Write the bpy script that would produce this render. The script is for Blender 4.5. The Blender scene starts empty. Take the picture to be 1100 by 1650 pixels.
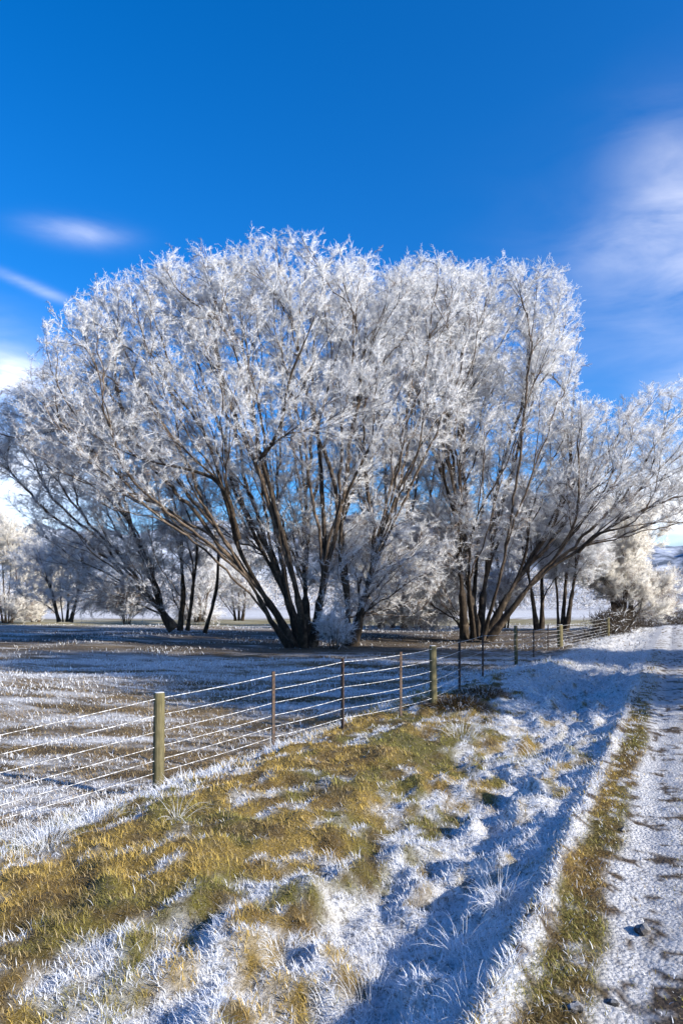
import bpy, math
import numpy as np
from mathutils import Vector

# ------------------------------------------------------------------ camera, sky, sun, exposure
S = bpy.context.scene
C = S.collection
R = math.radians
FPX, HOR, CAMZ = 1150.0, 968.0, 1.7          # focal length and horizon row in photo pixels, eye height
cam = bpy.data.objects.new('camera', bpy.data.cameras.new('camera'))
C.objects.link(cam)
cam.location = (0, 0, CAMZ)
cam.rotation_euler = (R(90), 0, 0)
cam.data.sensor_fit = 'VERTICAL'
cam.data.sensor_height = 36
cam.data.lens = 36 * FPX / 1650
cam.data.shift_y = (HOR - 825) / 1650
cam.data.clip_start = 0.05
cam.data.clip_end = 12000
S.camera = cam

SUN_AZ, SUN_EL = 119.0, 24.0                 # azimuth clockwise from the view direction (+Y)
sd = np.array([math.sin(R(SUN_AZ)) * math.cos(R(SUN_EL)), math.cos(R(SUN_AZ)) * math.cos(R(SUN_EL)), math.sin(R(SUN_EL))])
W = bpy.data.worlds.new('World')
S.world = W
W.use_nodes = True
nt = W.node_tree
nt.nodes.clear()


def N(t, kind, **kw):
    n = t.nodes.new(kind)
    for k, v in kw.items():
        setattr(n, k, v)
    return n


def L(t, a, b):
    t.links.new(a, b)


def M2(t, op, a, b=None, c=None, clamp=False):
    n = N(t, 'ShaderNodeMath', operation=op, use_clamp=clamp)
    for i, q in enumerate((a, b, c)):
        if q is None:
            continue
        if isinstance(q, (int, float)):
            n.inputs[i].default_value = q
        else:
            L(t, q, n.inputs[i])
    return n.outputs[0]


sky = N(nt, 'ShaderNodeTexSky', sky_type='NISHITA', sun_disc=False)
sky.sun_elevation = R(SUN_EL)
sky.sun_rotation = R(SUN_AZ)
sky.air_density = 1.0
sky.dust_density = 1.9
sky.ozone_density = 5.0
sky.altitude = 400
hs = N(nt, 'ShaderNodeHueSaturation')
hs.inputs['Saturation'].default_value = 1.3
hs.inputs['Value'].default_value = 1.0
L(nt, sky.outputs[0], hs.inputs['Color'])
tc = N(nt, 'ShaderNodeTexCoord')
sep = N(nt, 'ShaderNodeSeparateXYZ')
L(nt, tc.outputs['Generated'], sep.inputs[0])
az = M2(nt, 'ARCTAN2', sep.outputs[0], sep.outputs[1])
el = M2(nt, 'ARCSINE', sep.outputs[2])
cmb = N(nt, 'ShaderNodeCombineXYZ')
L(nt, az, cmb.inputs[0])
L(nt, el, cmb.inputs[1])


def cloud_patch(px, py, sx, sy, tilt, gain):
    """one thin cloud as an oval of direction space with a ragged, streaky edge"""
    dx, dy, dz = (px - 550) / FPX, 1.0, (HOR - py) / FPX
    a0, e0 = math.atan2(dx, dy), math.asin(dz / math.sqrt(dx * dx + dy * dy + dz * dz))
    ax, ex = M2(nt, 'SUBTRACT', az, a0), M2(nt, 'SUBTRACT', el, e0)
    ct, st = math.cos(R(tilt)), math.sin(R(tilt))
    p = M2(nt, 'ADD', M2(nt, 'MULTIPLY', ax, ct / sx), M2(nt, 'MULTIPLY', ex, st / sx))
    q = M2(nt, 'ADD', M2(nt, 'MULTIPLY', ax, -st / sy), M2(nt, 'MULTIPLY', ex, ct / sy))
    r2 = M2(nt, 'ADD', M2(nt, 'POWER', M2(nt, 'ABSOLUTE', p), 2.0), M2(nt, 'POWER', M2(nt, 'ABSOLUTE', q), 2.0))
    return M2(nt, 'MULTIPLY', M2(nt, 'EXPONENT', M2(nt, 'MULTIPLY', r2, -1.0)), gain)


cn = N(nt, 'ShaderNodeTexNoise')
cn.inputs['Scale'].default_value = 5.0
cn.inputs['Detail'].default_value = 7.0
cn.inputs['Roughness'].default_value = 0.55
cn.inputs['Distortion'].default_value = 0.6
mp = N(nt, 'ShaderNodeMapping')
mp.inputs['Scale'].default_value = (1.0, 3.2, 1.0)
mp.inputs['Rotation'].default_value = (0, 0, R(-8))
L(nt, cmb.outputs[0], mp.inputs[0])
L(nt, mp.outputs[0], cn.inputs['Vector'])
tot = None
for args in ((1090, 325, .06, .075, 25, .17), (1035, 385, .08, .025, 10, .12), (122, 374, .052, .013, 3, .24), (45, 458, .05, .006, -14, .24),
             (15, 606, .05, .020, 0, .95), (1105, 625, .05, .02, 0, .35), (5, 790, .14, .05, 0, .95), (1100, 800, .12, .05, 0, .95),
             (550, 930, 2.6, .055, 0, .35), (1500, 300, .3, .12, 10, .3), (-420, 500, .25, .06, -8, .8)):
    c_ = cloud_patch(*args)
    tot = c_ if tot is None else M2(nt, 'ADD', tot, c_)
nz = M2(nt, 'MULTIPLY_ADD', cn.outputs['Fac'], 3.0, -0.75)
cf = M2(nt, 'MULTIPLY', tot, nz, clamp=True)
cmix = N(nt, 'ShaderNodeMix', data_type='RGBA')
L(nt, M2(nt, 'MULTIPLY', cf, 0.85), cmix.inputs['Factor'])
tintn = N(nt, 'ShaderNodeMix', data_type='RGBA', blend_type='MULTIPLY')
tintn.inputs['Factor'].default_value = 1.0
L(nt, hs.outputs[0], tintn.inputs['A'])
tintn.inputs['B'].default_value = (.86, 1.02, 1.2, 1)
L(nt, tintn.outputs['Result'], cmix.inputs['A'])
cmix.inputs['B'].default_value = (10.2, 9.7, 9.3, 1)
bg = N(nt, 'ShaderNodeBackground')
bg.inputs['Strength'].default_value = 0.112
L(nt, cmix.outputs['Result'], bg.inputs['Color'])
out = N(nt, 'ShaderNodeOutputWorld')
L(nt, bg.outputs[0], out.inputs[0])

sl = bpy.data.lights.new('sun', 'SUN')
sl.energy = 4.9
sl.angle = R(0.5)
sl.color = (1.0, 0.92, 0.79)
so = bpy.data.objects.new('sun', sl)
C.objects.link(so)
so.rotation_euler = Vector(sd).to_track_quat('Z', 'Y').to_euler()
so.location = (30, -20, 40)
S.view_settings.view_transform = 'Standard'
S.view_settings.look = 'None'
S.view_settings.exposure = 0.9
S.view_settings.gamma = 1.0
S.view_settings.use_curve_mapping = False
S.cycles.max_bounces = 14
S.cycles.diffuse_bounces = 10
S.cycles.transmission_bounces = 8

# ------------------------------------------------------------------ helpers
rngT = np.random.default_rng(5)
TAB = rngT.random((8, 256, 256)).astype(np.float32)


def vn(x, y, s=0):
    """value noise 0..1"""
    xi, yi = np.floor(x).astype(int), np.floor(y).astype(int)
    fx, fy = x - xi, y - yi
    fx, fy = fx * fx * (3 - 2 * fx), fy * fy * (3 - 2 * fy)
    T = TAB[s % 8]
    a, b = T[xi & 255, yi & 255], T[(xi + 1) & 255, yi & 255]
    c, d = T[xi & 255, (yi + 1) & 255], T[(xi + 1) & 255, (yi + 1) & 255]
    return (a * (1 - fx) + b * fx) * (1 - fy) + (c * (1 - fx) + d * fx) * fy


def fbm(x, y, o=4, s=0):
    r, a, t = 0, 1.0, 0
    for i in range(o):
        r = r + a * vn(x * 2 ** i + 17.3 * i + s * 5.7, y * 2 ** i + 9.1 * i, s + i)
        t += a
        a *= 0.5
    return r / t


def ss(x, a, b):
    t = np.clip((x - a) / (b - a), 0, 1)
    return t * t * (3 - 2 * t)


CA, SA = math.cos(R(25)), math.sin(R(25))    # the track runs 25 degrees right of the view direction


def to_uv(x, y):
    return x * SA + y * CA, x * CA - y * SA


def to_xy(u, v):
    return u * SA + v * CA, u * CA - v * SA


def height(x, y):
    """terrain: track at 0, a swale beside it, a grassy bank, then the lower paddock"""
    u, v = to_uv(x, y)
    vv = v + (fbm(u * .35, v * .1, 2, 3) - .5) * .35
    near = 1 - ss(u, 14, 26)
    padd = -.56 + .2 * ss(y, 12, 20) + .1 * ss(y, 20, 30) - .15 * ss(y, 40, 80)
    padd = padd + (fbm(x * .18, y * .18, 3, 1) - .5) * .3 * ss(y, 6, 16) * (1 - ss(y, 60, 120))
    verge = -.06 + .04 * ss(u, 10, 20)
    z = np.zeros_like(x)
    edge = -.70
    wv = -v + (fbm(u * .8, v * .8, 3, 5) - .5) * .5 * ss(-v, .8, 1.3)
    sw = (-.25 * np.clip((wv - .70) / .70, 0, 1) ** .9 - .03 * ss(wv, 1.2, 1.7) + .26 * ss(wv, 1.75, 3.0)) * (0.5 + .5 * near)
    bank = verge * ss(-vv, 2.0, 2.8)
    z = z + sw + bank
    pe = 5.1 - 1.5 * ss(u, 14, 24)
    k = ss(-vv, pe - 1.2, pe + .9)
    z = z * (1 - k) + padd * k
    # right side of the track: low verge and field
    kr = ss(v, 2.4, 4.5)
    z = z * (1 - kr) - .25 * kr
    # ruts
    rut = np.exp(-((v + .17) / .17) ** 2) + np.exp(-((v - 1.35) / .2) ** 2)
    z = z - .035 * rut
    z = z + (.01 + .07 * ss(fbm(u * 1.9, u * 0 + 4, 4, 1), .35, .75)) * np.exp(-((v + .70 + .14 * (fbm(u * 1.1, u * 0 + 8, 3, 2) - .5)) / .075) ** 2) * (1 - ss(u, 14, 22))
    # hummocks
    d = np.sqrt(x * x + y * y)
    hum = (fbm(u * 1.4, v * 2.1, 4, 2) - .5) * .11 + (fbm(u * 4.2, v * 5, 3, 4) - .5) * .12
    gr = ss(-v, .7, 2.4)
    z = z + hum * (0.10 + .62 * ss(-v, .8, 1.1) + .28 * gr) * (1 - ss(d, 60, 200)) * (1 - .45 * ss(-vv, pe, pe + 1.5))
    rough = ss(-v, .8, 1.1) * (1 - .72 * ss(-v, 1.9, 2.5)) * (1 - ss(-v, 3.4, 4.6)) * (1 - ss(u, 18, 30))
    z = z + rough * (np.maximum(fbm(u * 2.9, v * 3.3, 3, 7) - .44, 0) * .45 + (fbm(u * 8, v * 9, 2, 1) - .5) * .06)
    z = z + (fbm(u * 14, v * 14, 2, 6) - .5) * .03 * (1 - ss(d, 15, 30))
    z = z - .012 * np.clip(u - 42, 0, 30) * ss(v, -6, -1)
    # far land
    z = z + 8 * ss(y, 200, 900) * (fbm(x * .004, y * .004, 3, 5))
    return z


def hz(x, y):
    return float(height(np.array([float(x)]), np.array([float(y)]))[0])


def new_mesh(name, verts, faces, mat, parent=None, col=None, smooth=True):
    """faces: (list of) int arrays (n,k). one mesh object, optional per-vertex colour attribute"""
    me = bpy.data.meshes.new(name)
    if not isinstance(faces, (list, tuple)):
        faces = [faces]
    faces = [f for f in faces if len(f)]
    verts = np.asarray(verts, np.float32)
    me.vertices.add(len(verts))
    me.vertices.foreach_set('co', verts.ravel())
    nl = sum(f.size for f in faces)
    npoly = sum(len(f) for f in faces)
    me.loops.add(nl)
    me.polygons.add(npoly)
    me.loops.foreach_set('vertex_index', np.concatenate([f.ravel() for f in faces]).astype(np.int32))
    sizes = np.concatenate([np.full(len(f), f.shape[1]) for f in faces])
    st = np.concatenate([[0], np.cumsum(sizes)[:-1]])
    me.polygons.foreach_set('loop_start', st.astype(np.int32))
    if smooth:
        me.polygons.foreach_set('use_smooth', np.ones(npoly, bool))
    if col is not None:
        a = me.color_attributes.new('Col', 'FLOAT_COLOR', 'POINT')
        c4 = np.ones((len(verts), 4), np.float32)
        c4[:, :3] = col
        a.data.foreach_set('color', c4.ravel())
    me.update(calc_edges=True)
    me.materials.append(mat)
    o = bpy.data.objects.new(name, me)
    C.objects.link(o)
    if parent:
        o.parent = parent
    return o


def empty(name, loc, label, cat, group=None):
    o = bpy.data.objects.new(name, None)
    o.empty_display_size = .2
    C.objects.link(o)
    o.location = loc
    tag(o, label, cat, group)
    return o


def tag(o, label, cat, group=None):
    o['label'] = label
    o['category'] = cat
    if group:
        o['group'] = group


def mat_new(name):
    m = bpy.data.materials.new(name)
    m.use_nodes = True
    t = m.node_tree
    b = t.nodes['Principled BSDF']
    b.inputs['Roughness'].default_value = .85
    b.inputs['Specular IOR Level'].default_value = .15
    return m, t, b


def noise(t, scale, detail=4, rough=.55, vec=None, dim='3D'):
    n = N(t, 'ShaderNodeTexNoise')
    n.inputs['Scale'].default_value = scale
    n.inputs['Detail'].default_value = detail
    n.inputs['Roughness'].default_value = rough
    if vec is not None:
        L(t, vec, n.inputs['Vector'])
    return n.outputs['Fac']


def ramp(t, fac, stops):
    r = N(t, 'ShaderNodeValToRGB')
    e = r.color_ramp.elements
    while len(e) < len(stops):
        e.new(.5)
    for el_, (p, c) in zip(e, stops):
        el_.position = p
        el_.color = (*c, 1)
    L(t, fac, r.inputs[0])
    return r.outputs[0]


def mixc(t, f, a, b, mode='MIX'):
    n = N(t, 'ShaderNodeMix', data_type='RGBA', blend_type=mode)
    for k, q in (('Factor', f), ('A', a), ('B', b)):
        if isinstance(q, (int, float)):
            n.inputs[k].default_value = q
        elif isinstance(q, tuple):
            n.inputs[k].default_value = (*q, 1)
        else:
            L(t, q, n.inputs[k])
    return n.outputs['Result']


def bump(t, b, h, strength, dist):
    n = N(t, 'ShaderNodeBump')
    n.inputs['Strength'].default_value = strength
    n.inputs['Distance'].default_value = dist
    L(t, h, n.inputs['Height'])
    L(t, n.outputs[0], b.inputs['Normal'])


# ------------------------------------------------------------------ materials
FROST = (.80, .82, .86)


def ground_material():
    m, t, b = mat_new('frosted ground')
    at = N(t, 'ShaderNodeAttribute', attribute_name='Col')
    tcn = N(t, 'ShaderNodeTexCoord')
    p = tcn.outputs['Object']
    n1 = noise(t, 38, 5, .7, p)
    n2 = noise(t, 140, 3, .7, p)
    v = mixc(t, .6, at.outputs['Color'], ramp(t, n1, [(.3, (.18, .15, .11)), (.68, (1.0, .97, .93))]), 'MULTIPLY')
    n3 = noise(t, 21, 6, .75, p)
    v = mixc(t, ramp(t, n3, [(.50, (0, 0, 0)), (.60, (.72, .72, .72))]), v, (.085, .068, .04))
    # crystals of rime scattered over everything
    spk = ramp(t, n2, [(.60, (0, 0, 0)), (.72, (1, 1, 1))])
    v = mixc(t, M2(t, 'MULTIPLY', spk, .45), v, FROST)
    L(t, v, b.inputs['Base Color'])
    bump(t, b, M2(t, 'ADD', n1, M2(t, 'MULTIPLY', n2, .4)), .8, .03)
    return m


def track_material():
    m, t, b = mat_new('frosted gravel')
    at = N(t, 'ShaderNodeAttribute', attribute_name='Col')
    tcn = N(t, 'ShaderNodeTexCoord')
    p = tcn.outputs['Object']
    n1 = noise(t, 45, 5, .75, p)
    vo = N(t, 'ShaderNodeTexVoronoi')
    vo.inputs['Scale'].default_value = 42
    L(t, p, vo.inputs['Vector'])
    v = mixc(t, .55, at.outputs['Color'], ramp(t, n1, [(.32, (.2, .17, .14)), (.66, (1, .98, .96))]), 'MULTIPLY')
    v = mixc(t, .25, v, ramp(t, vo.outputs['Distance'], [(.05, (1, 1, 1)), (.6, (.25, .22, .2))]), 'MULTIPLY')
    L(t, v, b.inputs['Base Color'])
    bump(t, b, M2(t, 'SUBTRACT', n1, M2(t, 'MULTIPLY', vo.outputs['Distance'], .8)), .9, .03)
    return m


def col_material(name, rough=.8, spec=.2, trans=0):
    m, t, b = mat_new(name)
    at = N(t, 'ShaderNodeAttribute', attribute_name='Col')
    L(t, at.outputs['Color'], b.inputs['Base Color'])
    b.inputs['Roughness'].default_value = rough
    b.inputs['Specular IOR Level'].default_value = spec
    if trans:
        tr = N(t, 'ShaderNodeBsdfTranslucent')
        L(t, at.outputs['Color'], tr.inputs['Color'])
        mx = N(t, 'ShaderNodeMixShader')
        mx.inputs[0].default_value = trans
        L(t, b.outputs[0], mx.inputs[1])
        L(t, tr.outputs[0], mx.inputs[2])
        L(t, mx.outputs[0], t.nodes['Material Output'].inputs[0])
    return m


def bark_material(name, dark, light, frost):
    m, t, b = mat_new(name)
    tcn = N(t, 'ShaderNodeTexCoord')
    mp_ = N(t, 'ShaderNodeMapping')
    mp_.inputs['Scale'].default_value = (1, 1, .22)
    L(t, tcn.outputs['Object'], mp_.inputs[0])
    n1 = noise(t, 9, 6, .7, mp_.outputs[0])
    n2 = noise(t, 26, 4, .6, tcn.outputs['Object'])
    v = ramp(t, n1, [(.35, dark), (.66, light)])
    n5 = noise(t, 3.2, 4, .6, tcn.outputs['Object'])
    v = mixc(t, ramp(t, n5, [(.52, (0, 0, 0)), (.66, (.55, .55, .55))]), v, tuple(min(.3, q * 2.6) for q in light))
    g = N(t, 'ShaderNodeNewGeometry')
    sp = N(t, 'ShaderNodeSeparateXYZ')
    L(t, g.outputs['Normal'], sp.inputs[0])
    up = M2(t, 'MULTIPLY_ADD', sp.outputs[2], .9, M2(t, 'MULTIPLY_ADD', n2, 1.5, -1.15), clamp=True)
    v = mixc(t, M2(t, 'MULTIPLY', up, frost), v, FROST)
    L(t, v, b.inputs['Base Color'])
    bump(t, b, n1, .9, .04)
    return m


MAT_GROUND = ground_material()
MAT_TRACK = track_material()
MAT_BLADE = col_material('grass blade', .7, .2, .18)
MAT_TWIG = col_material('rimed twig', .75, .15, .12)
MAT_BARK = bark_material('willow bark', (.013, .010, .008), (.062, .047, .034), .35)
MAT_BRANCH = bark_material('branch bark', (.035, .026, .019), (.105, .078, .057), .3)


# ------------------------------------------------------------------ ground and track
def frost_cover(x, y, u, v, sunny):
    """share of rime on the ground, 0..1 (hollows and faces turned from the morning sun keep it)"""
    n = fbm(u * 1.25, v * 2.9, 4, 0)
    n2 = fbm(u * 3.8, v * 6, 3, 5)
    f = .09 + .22 * (1 - ss(-v, 2.0, 3.2)) + (n - .5) * 1.9 + (n2 - .5) * 2.4 - ((fbm(u * 1.4, v * 2.1, 4, 2) - .5) * .20 + (fbm(u * 4.2, v * 5, 3, 4) - .5) * .12) * 6 + (.30 - sunny) * 1.5
    edge_w = 2.1 + 1.1 * ss(u, 6, 14) + (fbm(u * .5, u * 0 + 2, 2, 1) - .5) * .8
    f = f + .9 * (1 - ss(-v, edge_w - .6, edge_w + .45)) + .75 * ss(u, 12.5, 16)
    u_p = 4.6 - 1.4 * ss(u, 13, 22)
    band = np.exp(-((-v - u_p) / .28) ** 2)
    f = f + .55 * band * (1 - ss(u, 20, 30))
    return np.clip(f, 0, 1)


GOLD, OLIVE, BROWN, STRAW = np.array([.49, .345, .09]), np.array([.25, .225, .055]), np.array([.17, .105, .045]), np.array([.42, .33, .18])


def grass_colour(u, v):
    a = fbm(u * 1.3, v * 1.6, 3, 7)[:, None]
    b = fbm(u * 4, v * 5, 3, 2)[:, None]
    c = GOLD * ss(a, .38, .60) + OLIVE * (1 - ss(a, .38, .60))
    c = c * (1 - .7 * ss(b, .48, .68)) + BROWN * .7 * ss(b, .48, .68)
    return c


def sun_on(x, y, e=.06):
    zx = (height(x + e, y) - height(x - e, y)) / (2 * e)
    zy = (height(x, y + e) - height(x, y - e)) / (2 * e)
    return (-zx * sd[0] - zy * sd[1] + sd[2]) / np.sqrt(1 + zx * zx + zy * zy)


def ground_colour(x, y):
    u, v = to_uv(x, y)
    s = sun_on(x, y)
    f = frost_cover(x, y, u, v, s)
    g = grass_colour(u, v) * .5  # darkened: shade between the blades is painted into the ground colour
    fr = np.array(FROST)
    pe = 5.0 - 1.5 * ss(u, 14, 24)
    inp = ss(-v, pe - .2, pe + .5)[:, None]            # inside the paddock
    stripe = fbm(x * .25, y * 1.3, 4, 3)
    stripe2 = fbm(x * .9, y * 3.1, 4, 6)
    pf = np.clip((stripe - .47) * 2.4 + (stripe2 - .5) * 2.0 + (fbm(x * 2.5, y * 8, 3, 1) - .5) * 1.6 + .06 + .44 * ss(y, 12, 17) - .3 * ss(y, 24, 30), 0, 1)[:, None]
    pg = np.array([.21, .15, .08]) * (1 - ss(fbm(x * .5, y * .8, 3, 1), .4, .6)[:, None] * .5)
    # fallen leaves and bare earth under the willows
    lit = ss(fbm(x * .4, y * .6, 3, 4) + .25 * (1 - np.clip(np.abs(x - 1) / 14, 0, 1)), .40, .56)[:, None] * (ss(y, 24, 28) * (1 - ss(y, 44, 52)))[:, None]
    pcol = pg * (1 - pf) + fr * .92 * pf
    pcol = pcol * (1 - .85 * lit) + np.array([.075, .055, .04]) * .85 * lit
    yg = (ss(y, 54, 62) * (1 - ss(y, 76, 86)))[:, None] * .8
    pcol = pcol * (1 - yg) + np.array([.34, .30, .15]) * yg
    far = ss(y, 80, 92)[:, None] * .9
    pcol = pcol * (1 - far) + fr * far
    f = f[:, None]
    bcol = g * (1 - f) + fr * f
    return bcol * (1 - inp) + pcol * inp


def track_colour(x, y):
    u, v = to_uv(x, y)
    n = fbm(u * 9, v * 9, 3, 3)
    n0 = fbm(u * 1.1, v * 2.5, 3, 6)
    fr = np.array(FROST)
    dirt = np.array([.13, .10, .075])
    sp = ss(n + (fbm(u * 3, v * 5, 3, 1) - .5) * .3 + (fbm(u * 24, v * 24, 2, 5) - .5) * .5 + .03 + .06 * np.exp(-((v + .17) / .2) ** 2), .34, .50)[:, None]
    c = dirt * (1 - sp) + fr * .95 * sp
    wob = (fbm(u * 1.2, u * 0, 3, 2) - .5) * .16
    grs = (ss(v + wob, -.64, -.57) * (1 - ss(v + wob, -.40, -.28)))[:, None]
    grs2 = (ss(v + wob, -.02, .1) * (1 - ss(v + wob, .75, .95)))[:, None] * ss(n, .42, .6)[:, None]
    g = (grass_colour(u, v) * .55 + BROWN * .45) * .7
    gf = ss(n + .35 * ss(u, 9, 18) , .62, .8)[:, None]
    g = g * (1 - gf) + fr * gf
    c = c * (1 - grs) + g * grs
    c = c * (1 - .3 * grs2) + (np.array([.17, .125, .085]) * (1 - gf) + fr * gf) * .3 * grs2
    ed = ((1 - ss(v + wob + (n - .5) * .2, -.70, -.60)) * ss(n, .30, .5))[:, None]
    return c * (1 - ed) + fr * ed


def axis(knots):
    """knots: list of (start, end, step)"""
    a = []
    for s, e, d in knots:
        a.append(np.linspace(s, e, max(1, int(round((e - s) / d))), endpoint=False))
    return np.concatenate(a + [[knots[-1][1]]])


def geo(a, b, d0, k=1.12):
    r, d = [a], d0
    sgn = 1 if b > a else -1
    while (b - r[-1]) * sgn > 0:
        r.append(r[-1] + sgn * d)
        d *= k
    r[-1] = b
    return np.array(r)


UL = np.concatenate([geo(1.8, -60, .1, 1.3)[::-1][:-1], axis([(1.8, 8, .042), (8, 16, .085), (16, 40, .25)])[:-1], geo(40, 2600, .4, 1.09)])
EDGE = -.72
VG = np.concatenate([geo(-9, -2600, .15, 1.1)[::-1][:-1], axis([(-9, -4.8, .09), (-4.8, EDGE, .042)])])
VT = axis([(EDGE, .5, .032), (.5, 2.6, .12)])
VR = geo(2.6, 1600, .15, 1.16)


def sheet(name, vs, mat, colf):
    uu, vv = np.meshgrid(UL, vs, indexing='ij')
    x, y = to_xy(uu.ravel(), vv.ravel())
    z = height(x, y)
    n, m = uu.shape
    i = (np.arange(n - 1)[:, None] * m + np.arange(m - 1)[None, :]).ravel()
    f = np.stack([i, i + m, i + m + 1, i + 1], 1)[:, ::-1]
    o = new_mesh(name, np.stack([x, y, z], 1), f, mat, col=colf(x, y))
    o['kind'] = 'structure'
    return o


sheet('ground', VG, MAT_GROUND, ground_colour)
sheet('farm_track', VT, MAT_TRACK, track_colour)
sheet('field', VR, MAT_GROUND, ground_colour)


def hills():
    m, t, b = mat_new('snowy hill')
    tcn = N(t, 'ShaderNodeTexCoord')
    n1 = noise(t, .012, 7, .65, tcn.outputs['Object'])
    L(t, ramp(t, n1, [(.44, (.09, .11, .14)), (.58, (.40, .44, .52)), (.70, (.76, .78, .82))]), b.inputs['Base Color'])
    na, nr = 220, 26
    a = np.linspace(R(-75), R(75), na)
    r = np.linspace(2300, 4200, nr)
    aa, rr = np.meshgrid(a, r, indexing='ij')
    x, y = np.sin(aa) * rr, np.cos(aa) * rr
    t_ = (rr - 2300) / 1900
    prof = np.sin(np.clip(t_, 0, 1) * math.pi) ** .8
    ridge = 150 + 260 * fbm(aa.ravel() * 5 + 3, aa.ravel() * 0 + 1, 4, 2).reshape(aa.shape)
    z = prof * ridge + (fbm(x.ravel() * .005, y.ravel() * .005, 5, 4).reshape(x.shape) - .5) * 160 * prof + 4
    i = (np.arange(na - 1)[:, None] * nr + np.arange(nr - 1)[None, :]).ravel()
    o = new_mesh('hills', np.stack([x.ravel(), y.ravel(), z.ravel()], 1), np.stack([i, i + nr, i + nr + 1, i + 1], 1), m)
    o['kind'] = 'structure'


hills()


# ------------------------------------------------------------------ trees
def P(px, py, Y):
    return np.array([(px - 550) / FPX * Y, Y, CAMZ + (HOR - py) / FPX * Y])


def unit(a):
    return a / np.maximum(np.linalg.norm(a, axis=-1, keepdims=True), 1e-9)


def catmull(pts, step):
    pts = np.asarray(pts, float)
    p = np.vstack([2 * pts[0] - pts[1], pts, 2 * pts[-1] - pts[-2]])
    o = []
    for i in range(1, len(p) - 2):
        n = max(2, int(np.linalg.norm(p[i + 1] - p[i]) / step))
        t = np.linspace(0, 1, n, endpoint=False)[:, None]
        o.append(.5 * (2 * p[i] + (p[i + 1] - p[i - 1]) * t + (2 * p[i - 1] - 5 * p[i] + 4 * p[i + 1] - p[i + 2]) * t ** 2
                       + (3 * p[i] - p[i - 1] - 3 * p[i + 1] + p[i + 2]) * t ** 3))
    o.append(pts[-1:])
    return np.vstack(o)


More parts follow.
